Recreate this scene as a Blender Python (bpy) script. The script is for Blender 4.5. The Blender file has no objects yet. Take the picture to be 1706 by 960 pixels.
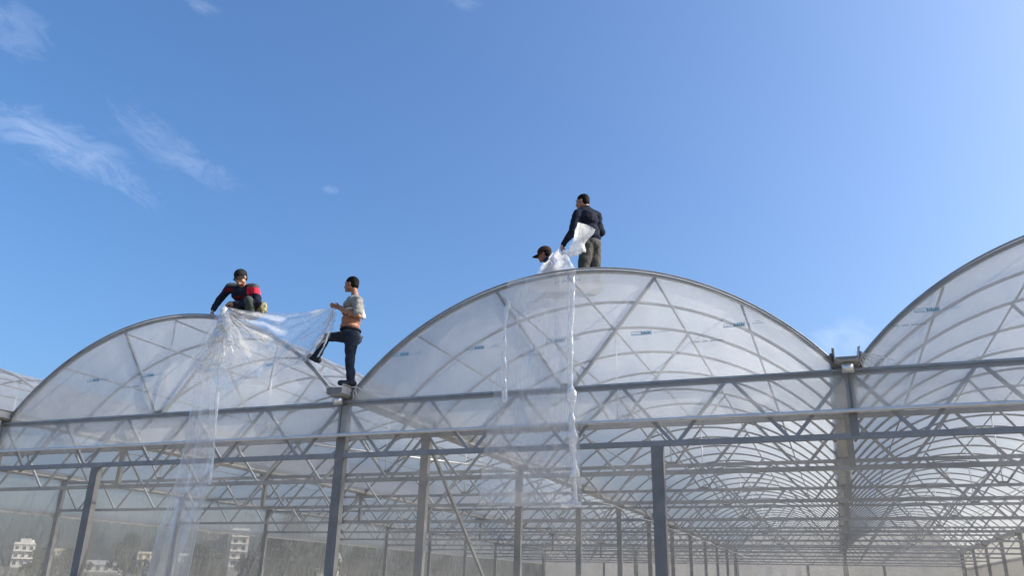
import bpy, bmesh, math, random
import numpy as np
from mathutils import Vector, Matrix, noise
S = bpy.context.scene
C = S.collection
random.seed(7)
rad = math.radians

# ------------------------------------------------------------------ camera
F_PX, PITCH, YAW, ROLL = 1358.25, .3502, -.3713, .0229      # focal length in photo pixels (1706 wide)
CAM = Vector((13.478, -10.194, 1.5))
fwd = Vector((math.sin(YAW)*math.cos(PITCH), math.cos(YAW)*math.cos(PITCH), math.sin(PITCH)))
rgt0 = Vector((math.cos(YAW), -math.sin(YAW), 0)); up0 = rgt0.cross(fwd)
rgt = rgt0*math.cos(ROLL) + up0*math.sin(ROLL); upv = -rgt0*math.sin(ROLL) + up0*math.cos(ROLL)
cd = bpy.data.cameras.new('camera'); cam = bpy.data.objects.new('camera', cd); C.objects.link(cam)
cd.sensor_width = 36; cd.lens = 36*F_PX/1706; cd.clip_end = 5000; cd.clip_start = .05
m = Matrix((rgt, upv, -fwd)).transposed().to_4x4(); m.translation = CAM; cam.matrix_world = m
S.camera = cam
def at(px, py, Y):
    """a pixel of the photograph as the point it shows on the upright plane y = Y"""
    d = fwd*F_PX + rgt*(px-853) - upv*(py-480)
    return CAM + d*((Y-CAM.y)/d.y)
def far(px, py, D):
    d = fwd*F_PX + rgt*(px-853) - upv*(py-480)
    return CAM + d*(D/math.hypot(d.x, d.y))

# ------------------------------------------------------------------ light
SUN_AZ, SUN_EL = 72.0, 33.0       # azimuth from +Y towards +X
S.view_settings.view_transform = 'Standard'; S.view_settings.look = 'None'
S.view_settings.exposure = 0.75; S.view_settings.gamma = 1; S.view_settings.use_curve_mapping = False
w = bpy.data.worlds.new("World"); S.world = w; w.use_nodes = True
nt = w.node_tree; nt.nodes.clear()
def N(nt, t, **k):
    n = nt.nodes.new(t)
    for a, b in k.items(): setattr(n, a, b)
    return n
sky = N(nt, 'ShaderNodeTexSky', sky_type='NISHITA', sun_disc=False)
sky.sun_elevation = rad(SUN_EL); sky.sun_rotation = rad(SUN_AZ)
sky.air_density = 1.0; sky.dust_density = 4.6; sky.ozone_density = 6; sky.altitude = 0
tc = N(nt, 'ShaderNodeTexCoord')
def cloud_patch(px, py, rx, ry, ang, scale, lo, hi, stretch, amt):
    """a soft wispy cloud round one direction of the sky"""
    d = far(px, py, 100)-CAM; d.normalize()
    e1 = d.cross(Vector((0, 0, 1))).normalized(); e2 = e1.cross(d)
    a = rad(ang); u = e1*math.cos(a)+e2*math.sin(a); v = -e1*math.sin(a)+e2*math.cos(a)
    def dot(vec, off=None):
        n = N(nt, 'ShaderNodeVectorMath', operation='DOT_PRODUCT')
        nt.links.new(tc.outputs['Generated'], n.inputs[0]); n.inputs[1].default_value = vec
        return n.outputs['Value']
    def mth(op, a_, b_=None, clamp=False):
        n = N(nt, 'ShaderNodeMath', operation=op); n.use_clamp = clamp
        for i, x in enumerate((a_, b_)):
            if x is None: continue
            if isinstance(x, (int, float)): n.inputs[i].default_value = x
            else: nt.links.new(x, n.inputs[i])
        return n.outputs[0]
    U, V, Wd = dot(u), dot(v), dot(d)
    ex = mth('DIVIDE', U, rx); ey = mth('DIVIDE', V, ry)
    r2 = mth('ADD', mth('MULTIPLY', ex, ex), mth('MULTIPLY', ey, ey))
    fall = mth('SUBTRACT', 1.0, r2, True)
    fall = mth('MULTIPLY', fall, mth('GREATER_THAN', Wd, 0.0))
    cb = N(nt, 'ShaderNodeCombineXYZ'); nt.links.new(mth('MULTIPLY', U, stretch), cb.inputs[0]); nt.links.new(V, cb.inputs[1]); nt.links.new(Wd, cb.inputs[2])
    nz = N(nt, 'ShaderNodeTexNoise'); nz.inputs['Scale'].default_value = scale; nz.inputs['Detail'].default_value = 12; nz.inputs['Roughness'].default_value = .70; nz.inputs['Distortion'].default_value = 1.1
    nt.links.new(cb.outputs[0], nz.inputs['Vector'])
    mr = N(nt, 'ShaderNodeMapRange'); mr.inputs['From Min'].default_value = lo; mr.inputs['From Max'].default_value = hi
    nt.links.new(mth('ADD', nz.outputs['Fac'], mth('MULTIPLY', mth('SUBTRACT', fall, .5), .25)), mr.inputs['Value'])
    return mth('MULTIPLY', mth('MULTIPLY', mr.outputs[0], mth('POWER', fall, .7)), amt)
pat = [cloud_patch(88, 236, .105, .038, -6, 30, .47, .97, .42, .34),
       cloud_patch(150, 262, .110, .026, -24, 42, .46, .97, .5, .20),
       cloud_patch(240, 208, .070, .026, -30, 46, .48, .98, .4, .16),
       cloud_patch(305, 262, .095, .026, -18, 44, .47, .97, .45, .20),
       cloud_patch(20, 48, .05, .04, -10, 36, .48, .97, .5, .16),
       cloud_patch(1410, 566, .055, .030, 0, 36, .46, .9, .6, .2),
       cloud_patch(550, 316, .012, .007, 0, 60, .35, .8, .5, .13),
       cloud_patch(330, 5, .03, .012, -10, 50, .45, .8, .5, .10),
       cloud_patch(770, 2, .03, .012, -10, 50, .45, .8, .5, .08)]
acc = pat[0]
for p_ in pat[1:]:
    n = N(nt, 'ShaderNodeMath', operation='MAXIMUM'); nt.links.new(acc, n.inputs[0]); nt.links.new(p_, n.inputs[1]); acc = n.outputs[0]
mx = N(nt, 'ShaderNodeMix', data_type='RGBA'); nt.links.new(acc, mx.inputs['Factor'])
hs = N(nt, 'ShaderNodeHueSaturation'); hs.inputs['Hue'].default_value = .499; hs.inputs['Saturation'].default_value = 1.12; hs.inputs['Value'].default_value = 1.0
nt.links.new(sky.outputs[0], hs.inputs['Color'])
nt.links.new(hs.outputs[0], mx.inputs['A']); mx.inputs['B'].default_value = (5.2, 5.6, 6.6, 1)
bg = N(nt, 'ShaderNodeBackground'); bg.inputs['Strength'].default_value = .15
ow = N(nt, 'ShaderNodeOutputWorld'); nt.links.new(mx.outputs['Result'], bg.inputs['Color']); nt.links.new(bg.outputs[0], ow.inputs['Surface'])
sl = bpy.data.lights.new('sun', 'SUN'); sl.energy = 3.8; sl.angle = rad(.5); sl.color = (1, .91, .77)
so = bpy.data.objects.new('sun', sl); C.objects.link(so)
sd = Vector((math.sin(rad(SUN_AZ))*math.cos(rad(SUN_EL)), math.cos(rad(SUN_AZ))*math.cos(rad(SUN_EL)), math.sin(rad(SUN_EL))))
so.rotation_euler = sd.to_track_quat('Z', 'Y').to_euler(); so.location = (40, 0, 40)
S.render.engine = 'CYCLES'
S.cycles.transparent_max_bounces = 40; S.cycles.max_bounces = 10; S.cycles.transmission_bounces = 6
S.cycles.diffuse_bounces = 4; S.cycles.glossy_bounces = 3; S.cycles.caustics_reflective = False; S.cycles.caustics_refractive = False
S.cycles.use_denoising = True; S.cycles.sample_clamp_indirect = 6

# ------------------------------------------------------------------ materials
def mat(name):
    m = bpy.data.materials.new(name); m.use_nodes = True; m.node_tree.nodes.clear(); return m
def surf(name, col, rough=.6, metal=0., var=.25, nscale=8., bump=0., bscale=40., col2=None, stretch=(1, 1, 1), spec=.4):
    m = mat(name); t = m.node_tree; o = N(t, 'ShaderNodeOutputMaterial'); b = N(t, 'ShaderNodeBsdfPrincipled'); t.links.new(b.outputs[0], o.inputs[0])
    co = N(t, 'ShaderNodeTexCoord'); mp = N(t, 'ShaderNodeMapping'); mp.inputs['Scale'].default_value = stretch
    t.links.new(co.outputs['Object'], mp.inputs[0])
    nz = N(t, 'ShaderNodeTexNoise'); nz.inputs['Scale'].default_value = nscale; nz.inputs['Detail'].default_value = 6; t.links.new(mp.outputs[0], nz.inputs['Vector'])
    rp = N(t, 'ShaderNodeValToRGB'); c2 = col2 or tuple(c*(1-var) for c in col)
    rp.color_ramp.elements[0].position = .35; rp.color_ramp.elements[1].position = .65
    rp.color_ramp.elements[0].color = (*c2, 1); rp.color_ramp.elements[1].color = (*col, 1)
    t.links.new(nz.outputs['Fac'], rp.inputs[0]); t.links.new(rp.outputs[0], b.inputs['Base Color'])
    b.inputs['Roughness'].default_value = rough; b.inputs['Metallic'].default_value = metal; b.inputs['Specular IOR Level'].default_value = spec
    if bump:
        n2 = N(t, 'ShaderNodeTexNoise'); n2.inputs['Scale'].default_value = bscale; n2.inputs['Detail'].default_value = 4; t.links.new(mp.outputs[0], n2.inputs['Vector'])
        bp = N(t, 'ShaderNodeBump'); bp.inputs['Strength'].default_value = bump; bp.inputs['Distance'].default_value = .02
        t.links.new(n2.outputs['Fac'], bp.inputs['Height']); t.links.new(bp.outputs[0], b.inputs['Normal'])
    return m
def film(name, opac, white, transl, gloss, rough=.15, bump=.3, bscale=3., tint=(.93, .95, .97), dirt=.0, stretch=(1, 1, 1), crease_glint=0., cscale=4.):
    """thin polythene: part clear, part milky (scatters light to both sides), with a soft sheen"""
    m = mat(name); t = m.node_tree; o = N(t, 'ShaderNodeOutputMaterial')
    tr = N(t, 'ShaderNodeBsdfTransparent'); tr.inputs[0].default_value = (*tint, 1)
    df = N(t, 'ShaderNodeBsdfDiffuse'); tl = N(t, 'ShaderNodeBsdfTranslucent'); gl = N(t, 'ShaderNodeBsdfGlossy'); gl.inputs['Roughness'].default_value = rough
    for s_ in (df, tl): s_.inputs['Color'].default_value = (*white, 1)
    m1 = N(t, 'ShaderNodeMixShader'); m1.inputs[0].default_value = transl; t.links.new(df.outputs[0], m1.inputs[1]); t.links.new(tl.outputs[0], m1.inputs[2])
    co = N(t, 'ShaderNodeTexCoord'); mp = N(t, 'ShaderNodeMapping'); mp.inputs['Scale'].default_value = stretch; t.links.new(co.outputs['Object'], mp.inputs[0])
    nz = N(t, 'ShaderNodeTexNoise'); nz.inputs['Scale'].default_value = 1.3; nz.inputs['Detail'].default_value = 8; nz.inputs['Roughness'].default_value = .65; t.links.new(mp.outputs[0], nz.inputs['Vector'])
    mr = N(t, 'ShaderNodeMapRange'); mr.inputs['From Min'].default_value = .3; mr.inputs['From Max'].default_value = .7
    mr.inputs['To Min'].default_value = opac-dirt; mr.inputs['To Max'].default_value = opac+dirt
    t.links.new(nz.outputs['Fac'], mr.inputs['Value'])
    op = mr.outputs[0]
    if crease_glint:      # specular glints of the folds, painted in as whiter, more opaque lines
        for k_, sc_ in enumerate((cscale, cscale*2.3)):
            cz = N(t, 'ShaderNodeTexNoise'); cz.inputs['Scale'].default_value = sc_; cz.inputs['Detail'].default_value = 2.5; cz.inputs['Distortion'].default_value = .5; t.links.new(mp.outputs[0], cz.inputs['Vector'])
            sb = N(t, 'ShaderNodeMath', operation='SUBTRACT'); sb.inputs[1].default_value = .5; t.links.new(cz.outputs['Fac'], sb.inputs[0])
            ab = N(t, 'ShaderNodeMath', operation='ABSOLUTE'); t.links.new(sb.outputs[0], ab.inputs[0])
            cr = N(t, 'ShaderNodeMapRange'); cr.inputs['From Min'].default_value = 0; cr.inputs['From Max'].default_value = .03; cr.inputs['To Min'].default_value = crease_glint*(1-.4*k_); cr.inputs['To Max'].default_value = 0
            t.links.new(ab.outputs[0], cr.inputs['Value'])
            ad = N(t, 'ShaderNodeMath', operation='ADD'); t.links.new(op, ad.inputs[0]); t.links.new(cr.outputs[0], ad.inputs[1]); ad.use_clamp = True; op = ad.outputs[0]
    m2 = N(t, 'ShaderNodeMixShader'); t.links.new(op, m2.inputs[0]); t.links.new(tr.outputs[0], m2.inputs[1]); t.links.new(m1.outputs[0], m2.inputs[2])
    n2 = N(t, 'ShaderNodeTexNoise'); n2.inputs['Scale'].default_value = bscale; n2.inputs['Detail'].default_value = 5; n2.inputs['Distortion'].default_value = 1.0; t.links.new(mp.outputs[0], n2.inputs['Vector'])
    bp = N(t, 'ShaderNodeBump'); bp.inputs['Strength'].default_value = bump; bp.inputs['Distance'].default_value = .03; t.links.new(n2.outputs['Fac'], bp.inputs['Height'])
    fr = N(t, 'ShaderNodeFresnel'); fr.inputs['IOR'].default_value = 1.45; t.links.new(bp.outputs[0], fr.inputs['Normal'])
    for s_ in (gl, df, tl): t.links.new(bp.outputs[0], s_.inputs['Normal'])
    ml = N(t, 'ShaderNodeMath', operation='MULTIPLY'); ml.inputs[1].default_value = gloss; ml.use_clamp = True; t.links.new(fr.outputs[0], ml.inputs[0])
    m3 = N(t, 'ShaderNodeMixShader'); t.links.new(ml.outputs[0], m3.inputs[0]); t.links.new(m2.outputs[0], m3.inputs[1]); t.links.new(gl.outputs[0], m3.inputs[2])
    t.links.new(m3.outputs[0], o.inputs[0])
    return m
M = {}
M['steel'] = surf('galvanised_steel', (.225, .222, .215), .65, .08, .22, 5, .06, 60)
M['chord'] = surf('galvanised_chord', (.29, .30, .31), .65, .12, .2, 5, .06, 60)
M['gutter'] = surf('galvanised_gutter', (.45, .45, .44), .6, .15, .25, 6, .1, 30)
M['tube'] = surf('galvanised_tube', (.33, .34, .35), .6, .2, .2, 6)
M['bright'] = surf('bright_galvanised_tube', (.68, .69, .70), .38, .5, .12, 9)
M['zinc'] = surf('zinc_pipe', (.72, .74, .76), .3, .8, .15, 9)
M['lock'] = surf('film_lock_channel', (.33, .35, .37), .5, .4, .25, 5)
M['gable'] = film('gable_film', .49, (.93, .95, .95), .72, .6, .25, .4, 1.6, dirt=.09, stretch=(1, 1, .6))
M['roof'] = film('roof_film', .46, (.93, .95, .95), .88, .5, .3, .25, 1.2, dirt=.09, stretch=(.6, 1, 1))
M['side'] = film('side_film', .66, (.54, .52, .48), .6, .3, .4, .2, 2.5, dirt=.09, stretch=(1, 3, .4))
M['net'] = film('side_net', .42, (.36, .34, .31), .5, .15, .6, .2, 2.5, tint=(.80, .79, .77), dirt=.05, stretch=(1, 4, .3))
M['sheet'] = film('loose_clear_film', .30, (.97, .97, .97), .66, .25, .28, .4, 5., tint=(.96, .97, .98), dirt=.12, crease_glint=.20, cscale=3.2)
M['tail'] = film('loose_hanging_film', .29, (.95, .96, .98), .60, .18, .3, .25, 4., tint=(.95, .96, .98), dirt=.09, crease_glint=.06, cscale=2.4, stretch=(1.6, 1.6, .35))
M['inner'] = film('haze_veil', .20, (.84, .83, .78), .6, .3, .3, .2, 2., tint=(.98, .98, .98), dirt=.05, stretch=(1, 1, .4))  # thin milky veil that imitates the haze inside
M['fold'] = film('folded_clear_film', .62, (.99, .99, .98), .6, .45, .25, .5, 10., dirt=.25, crease_glint=.2, cscale=9)
M['white'] = film('white_folded_film', .54, (.97, .97, .96), .6, .35, .3, .35, 8., dirt=.16, crease_glint=.16, cscale=6)
M['print'] = surf('cyan_ink', (.16, .40, .52), .6, 0, .15, 30)
M['print2'] = surf('faint_blue_ink', (.34, .50, .60), .6, 0, .15, 30)
M['print3'] = surf('grey_ink', (.24, .29, .35), .6, 0, .2, 30)
M['skin'] = surf('skin', (.34, .175, .115), .5, 0, .12, 12, .1, 60)
M['skin_dark'] = surf('tanned_skin', (.30, .14, .085), .5, 0, .12, 12, .1, 60)
M['hair'] = surf('black_hair', (.006, .0055, .006), .6, 0, .3, 60, .3, 160, spec=.08)
M['navy'] = surf('navy_knit', (.013, .017, .034), .85, 0, .3, 20, .5, 60, spec=.12)
M['jean'] = surf('dark_jeans', (.028, .038, .060), .85, 0, .35, 12, .5, 50, col2=(.016, .02, .03), spec=.12)
M['green'] = surf('grey_green_trousers', (.06, .075, .07), .85, 0, .3, 12, .5, 50, spec=.12)
M['olive'] = surf('khaki_trousers', (.085, .086, .080), .85, 0, .3, 10, .5, 50, spec=.12)
M['grey'] = surf('grey_shirt', (.27, .27, .25), .85, 0, .25, 14, .5, 60, spec=.12)
M['cream'] = surf('cream_hem', (.72, .69, .60), .85, 0, .15, 14, .5, 60, spec=.12)
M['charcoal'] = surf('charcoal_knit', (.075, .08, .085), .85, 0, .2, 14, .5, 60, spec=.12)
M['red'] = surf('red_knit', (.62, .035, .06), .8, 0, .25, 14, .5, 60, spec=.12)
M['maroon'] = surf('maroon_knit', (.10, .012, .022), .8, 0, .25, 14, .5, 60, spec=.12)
M['black'] = surf('black_cloth', (.014, .015, .018), .7, 0, .3, 14, .3, 60, spec=.12)
M['brown'] = surf('brown_cap_cloth', (.06, .035, .03), .8, 0, .3, 14, .3, 60, spec=.12)
M['camo'] = surf('camouflage_cloth', (.40, .36, .22), .8, 0, 0, 22, .4, 60, col2=(.04, .05, .03), spec=.12)
M['shoe'] = surf('shoe_rubber', (.02, .022, .03), .7, 0, .3, 14)
M['eye'] = surf('dark_eye', (.01, .008, .007), .3, 0, .1, 14)
M['lip'] = surf('lip', (.28, .10, .08), .5, 0, .1, 14)
M['soil'] = surf('soil', (.33, .29, .23), .95, 0, .25, .25, .6, 3)
M['hill'] = surf('dry_field', (.13, .13, .085), .95, 0, .45, .02, .6, .3)
M['plaster'] = surf('white_plaster', (.72, .70, .66), .85, 0, .15, .6, .2, 8)
M['cream_wall'] = surf('cream_plaster', (.66, .60, .46), .85, 0, .18, .6, .2, 8)
M['greywall'] = surf('grey_render', (.33, .33, .32), .9, 0, .25, .4, .2, 8)
M['glass'] = surf('dark_window_glass', (.14, .14, .14), .12, 0, .2, 2)
M['roofgrey'] = surf('sheet_roof', (.42, .42, .41), .6, .2, .2, 1)
M['bark'] = surf('bark', (.11, .085, .06), .9, 0, .3, 6, .5, 20)
M['leaf'] = surf('tree_leaves', (.055, .085, .03), .6, 0, .5, 1.2)
M['leaf2'] = surf('dark_tree_leaves', (.04, .07, .03), .6, 0, .5, 1.2)

nz0 = lambda x, y, z=0: noise.noise(Vector((x, y, z)))
def ridge(p, f):
    q = Vector(p)*f; return (1-abs(noise.noise(q))*2.6)*.6+(1-abs(noise.noise(q*2.1+Vector((5, 3, 1))))*2.6)*.3
# ------------------------------------------------------------------ mesh helpers
class MB:
    """collects boxes, tubes and sheets into ONE mesh"""
    def __init__(s): s.v = []; s.f = []; s.mi = []
    def add(s, vs, fs, mi=0):
        o = len(s.v); s.v += [tuple(v) for v in vs]; s.f += [tuple(i+o for i in f) for f in fs]; s.mi += [mi]*len(fs)
    def box(s, a, b, mi=0):
        x0, y0, z0 = a; x1, y1, z1 = b
        s.add([(x0, y0, z0), (x1, y0, z0), (x1, y1, z0), (x0, y1, z0), (x0, y0, z1), (x1, y0, z1), (x1, y1, z1), (x0, y1, z1)],
              [(0, 3, 2, 1), (4, 5, 6, 7), (0, 1, 5, 4), (1, 2, 6, 5), (2, 3, 7, 6), (3, 0, 4, 7)], mi)
    def beam(s, p, q, wd, dp, ref=(0, 1, 0), mi=0):
        """rectangular bar p->q: dp along ref, wd across"""
        p, q = Vector(p), Vector(q); d = (q-p).normalized(); r = Vector(ref); r = (r-d*r.dot(d)).normalized(); u = d.cross(r)
        vs = [c+r*(a*dp/2)+u*(b*wd/2) for c in (p, q) for a, b in ((-1, -1), (1, -1), (1, 1), (-1, 1))]
        s.add(vs, [(0, 1, 2, 3), (7, 6, 5, 4), (0, 4, 5, 1), (1, 5, 6, 2), (2, 6, 7, 3), (3, 7, 4, 0)], mi)
    def tube(s, pts, r, n=6, mi=0, cap=True):
        pts = [Vector(p) for p in pts]; rr = r if isinstance(r, (list, tuple)) else [r]*len(pts)
        vs = []; prev = None
        for i, p in enumerate(pts):
            d = (pts[min(i+1, len(pts)-1)]-pts[max(i-1, 0)]).normalized()
            if prev is None: prev = d.orthogonal().normalized()
            a = (prev-d*prev.dot(d)).normalized(); prev = a; b = d.cross(a)
            for k in range(n):
                t = 2*math.pi*k/n; vs.append(p+(a*math.cos(t)+b*math.sin(t))*rr[i])
        fs = [(i*n+k, i*n+(k+1) % n, (i+1)*n+(k+1) % n, (i+1)*n+k) for i in range(len(pts)-1) for k in range(n)]
        if cap: fs += [tuple(range(n))[::-1], tuple(range((len(pts)-1)*n, len(pts)*n))]
        s.add(vs, fs, mi)
    def grid(s, fn, nu, nv, mi=0):
        vs = [fn(i/nu, j/nv) for j in range(nv+1) for i in range(nu+1)]
        s.add(vs, [(j*(nu+1)+i, j*(nu+1)+i+1, (j+1)*(nu+1)+i+1, (j+1)*(nu+1)+i) for j in range(nv) for i in range(nu)], mi)
    def mesh(s, name, mats, smooth=False):
        me = bpy.data.meshes.new(name); me.from_pydata(s.v, [], s.f)
        for m_ in (mats if isinstance(mats, (list, tuple)) else [mats]): me.materials.append(m_)
        me.polygons.foreach_set('material_index', s.mi)
        me.polygons.foreach_set('use_smooth', [smooth]*len(s.f)); me.update(); return me
def link(name, me, parent=None, loc=None):
    o = bpy.data.objects.new(name, me); C.objects.link(o)
    if parent: o.parent = parent
    if loc is not None: o.location = loc
    return o
def empty(name, loc=(0, 0, 0), parent=None):
    o = link(name, None, parent, loc); o.empty_display_size = .3; return o
def tag(o, label=None, cat=None, group=None, kind=None):
    for k, v in (('label', label), ('category', cat), ('group', group), ('kind', kind)):
        if v: o[k] = v
    return o

# ------------------------------------------------------------------ the ground
g = MB(); g.grid(lambda u, v: ((u-.5)*6000, (v-.5)*6000, 0), 30, 30)
tag(link('ground', g.mesh('ground', M['soil'])), kind='structure')
def hill_z(x, y):
    r = math.hypot(x-13, y+10); t = min(1, max(0, (r-140)/240)); t = t*t*(3-2*t)
    return -.4+3.6*t+max(0, r-380)*.008+(.7*nz0(x*.012, y*.012)+.3*nz0(x*.05, y*.05, 3))*t
g = MB(); rr_ = [135+14*i for i in range(30)]+[600, 700, 850, 1100, 1500]; NA = 150
vs = [(13+r*math.cos(a), -10+r*math.sin(a), hill_z(13+r*math.cos(a), -10+r*math.sin(a))) for r in rr_ for a in [2*math.pi*i/NA for i in range(NA)]]
g.add(vs, [(j*NA+i, (j+1)*NA+i, (j+1)*NA+(i+1) % NA, j*NA+(i+1) % NA) for j in range(len(rr_)-1) for i in range(NA)])
tag(link('hillside', g.mesh('hillside', M['hill'], True)), kind='structure')

# ------------------------------------------------------------------ the greenhouse
W = 6.9; ZT, ZB, ZP = 3.956, 3.203, 3.485; D0, D = 2.705, 4.702; NF = 12
FY = [0.0]+[D0+k*D for k in range(NF-1)]; YE = FY[-1]
RA, ZC = 4.29, 5.62
XH = 3.29
def arch_z(u, R=RA, zc=ZC): return zc-R+math.sqrt(R*R-((u-.5)*W)**2)
U0 = .5-XH/W; U1 = .5+XH/W
GH = empty('greenhouse', (0, 0, 0))
tag(GH, 'long four bay greenhouse of galvanised steel arches and trusses under milky plastic film', 'greenhouse')

col_me = {}
def column(x, y, z1, parent=GH, wd=.15, dp=.10, name='column'):
    key = (round(z1, 2), wd, dp)
    if key not in col_me:
        b = MB(); b.box((-wd/2, -dp/2, 0), (wd/2, dp/2, z1)); b.box((-wd/2-.06, -dp/2-.06, -.01), (wd/2+.06, dp/2+.06, .02))
        col_me[key] = b.mesh(name, M['steel'])
    o = link(name, col_me[key], parent, (x, y, 0))
    if y > .5: o.rotation_euler = (random.uniform(-.004, .004), random.uniform(-.004, .004), random.uniform(-.03, .03))
    return o
for k, y in enumerate(FY):
    yy = y+.047 if k == 0 else y
    for s in (-1, 1, 3): column(s*W, yy, 4.0)
for y in (0, YE):
    for s in (-1/3, 1/3, 5/3, 7/3): column(s*W, y+(.02 if y == 0 else 0), ZB-.034, name='gable_post')
stub = MB(); stub.box((-.045, -.04, ZB), (.045, .04, 4.0)); stub_me = stub.mesh('hanger_post', M['steel'])
for k, y in enumerate(FY):
    for s in (0, 2): link('hanger_post', stub_me, GH, (s*W, y+.001, 0))

# trusses: each spans two bays (column line to column line)
L2 = 2*W
ch = MB(); ch.box((.076, -.032, ZT-.035), (L2-.076, .032, ZT+.035)); top_me = ch.mesh('top_chord', M['chord'])
ch = MB(); ch.box((.076, -.032, ZB-.034), (L2-.076, .032, ZB+.034)); bot_me = ch.mesh('bottom_chord', M['chord'])
def strut_me(sgn):
    b = MB(); b.beam((0, 0, ZT-.03), (sgn*(W/10-.10), 0, ZB+.03), .042, .036); return b.mesh('web_strut', M['tube'])
s_r, s_l = strut_me(1), strut_me(-1)
lat = MB()
for i in range(10):
    for sg, n0 in ((1, i), (-1, i+1)):
        x0 = n0*W/5+sg*.05; lat.beam((x0, 0, ZT-.03), (x0+sg*(W/10-.10), 0, ZB+.03), .042, .036)
lat_me = lat.mesh('web_lattice', M['tube'])
for k, y in enumerate(FY):
    for j in (-1, 1):
        t = empty('roof_truss', (j*W, y, random.uniform(-.008, .008) if k else 0), GH)
        link('top_chord', top_me, t); link('bottom_chord', bot_me, t)
        if k < 7:
            for i in range(10):
                link('web_strut', s_r, t, (i*W/5+.05, 0, 0)); link('web_strut', s_l, t, ((i+1)*W/5-.05, 0, 0))
        else:
            o = link('web_lattice', lat_me, t); o['kind'] = 'stuff'

# arches, purlins, gutters, per bay
def arch_mesh(r, name, m_, n=8, dr=0.):
    b = MB(); K = 40
    b.tube([((U0+(U1-U0)*i/K)*W, 0, arch_z(U0+(U1-U0)*i/K)+dr) for i in range(K+1)], r, n); return b.mesh(name, m_, True)
a_front = arch_mesh(.028, 'roof_arch', M['tube']); a_in = arch_mesh(.026, 'roof_arch', M['tube'])
def rod(p, q, r, m_, name, n=6):
    b = MB(); b.tube([p, q], r, n); return b.mesh(name, m_, True)
PU = (1/6, .345, .5, .675, 5/6)
vz = lambda u: arch_z(u)-.03
sv1 = rod((.345*W, 0, vz(.345)), (.489*W, 0, ZT+.04), .026, M['tube'], 'arch_strut')
sv2 = rod((.675*W, 0, vz(.675)), (.511*W, 0, ZT+.04), .026, M['tube'], 'arch_strut')
kp = rod((.5*W, 0, vz(.5)), (.5*W, 0, ZT+.036), .013, M['bright'], 'king_post')
nd = MB(); nd.box((.5*W-.07, -.034, ZT+.036), (.5*W+.07, .034, ZT+.09)); nd_me = nd.mesh('node_bracket', M['steel'])
pur_me = rod((0, 0, 0), (0, YE, 0), .017, M['tube'], 'purlin')
for s in (-1, 0, 1, 2):
    ys = [0, D0/2]
    for k in range(1, NF): ys += [FY[k]]+([FY[k]+D/3, FY[k]+2*D/3] if k < NF-1 else [])
    for y in ys:
        a = link('roof_arch', a_front if y == 0 else a_in, GH, (s*W, y, 0))
        if y in FY:
            link('arch_strut', sv1, a); link('arch_strut', sv2, a); link('king_post', kp, a); link('node_bracket', nd_me, a)
    for u in PU: link('purlin', pur_me, GH, (s*W+u*W, .0, arch_z(u)-.045))
# gutters: U channel, open upwards, sticking out in front
gt = MB(); wd, z0, z1, ya, yb, th = .135, 4.03, 4.185, -.30, YE+.3, .006
prof = [(-wd-.02, z1), (-wd, z1-.01), (-wd, z0+.03), (-wd+.05, z0), (wd-.05, z0), (wd, z0+.03), (wd, z1-.01), (wd+.02, z1)]
inn = [(-wd-.02, z1+.006), (-wd+.008, z1), (-wd+.008, z0+.036), (-wd+.054, z0+.008), (wd-.054, z0+.008), (wd-.008, z0+.036), (wd-.008, z1), (wd+.02, z1+.006)]
vs = [(x, y, z) for y in (ya, yb) for x, z in prof+inn]; n8 = 8; fs = []
for i in range(7):
    fs.append((i, i+1, 16+i+1, 16+i)); fs.append((8+i+1, 8+i, 24+i, 24+i+1)); fs.append((i+1, i, 8+i, 8+i+1)); fs.append((16+i, 16+i+1, 24+i+1, 24+i))
fs += [(0, 16, 24, 8), (7, 15, 31, 23)]
gt.add(vs, fs); gut_me = gt.mesh('gutter', M['gutter'])
dp_ = MB(); dp_.tube([(0, -.17, z0-.115), (0, -.17, z0+.004)], .068, 20); dp_me = dp_.mesh('outlet_pipe', M['zinc'], True)
br_ = MB(); br_.box((-wd-.045, -.035, 3.995), (-wd-.003, .045, z1+.012)); br_.box((wd+.003, -.035, 3.995), (wd+.045, .045, z1+.012)); br_.box((-wd-.045, -.035, 3.992), (wd+.045, .045, z0-.004)); br_me = br_.mesh('gutter_bracket', M['steel'])
for s in range(-1, 4):
    gg = link('gutter', gut_me, GH, (s*W, 0, 0)); link('outlet_pipe', dp_me, gg)
    e_ = MB(); e_.box((-wd+.012, ya+.01, z0+.012), (wd-.012, ya+.016, z0+(.115 if s == 1 else .05))); link('end_plate', e_.mesh('end_plate', M['steel']), gg)
    for y in FY: link('gutter_bracket', br_me, gg, (0, y, 0))
# sagging service cables
for x_ in (9.1, 16.2):
    b = MB(); pts = []
    for k in range(1, NF): pts += [(x_, FY[k]+D*t/4, ZB-.045-.07*math.sin(math.pi*t/4)) for t in range(4)] if k < NF-1 else [(x_, FY[k], ZB-.045)]
    b.tube(pts, .006, 5); link('cable', b.mesh('cable', M['bright'], True), GH)
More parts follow.
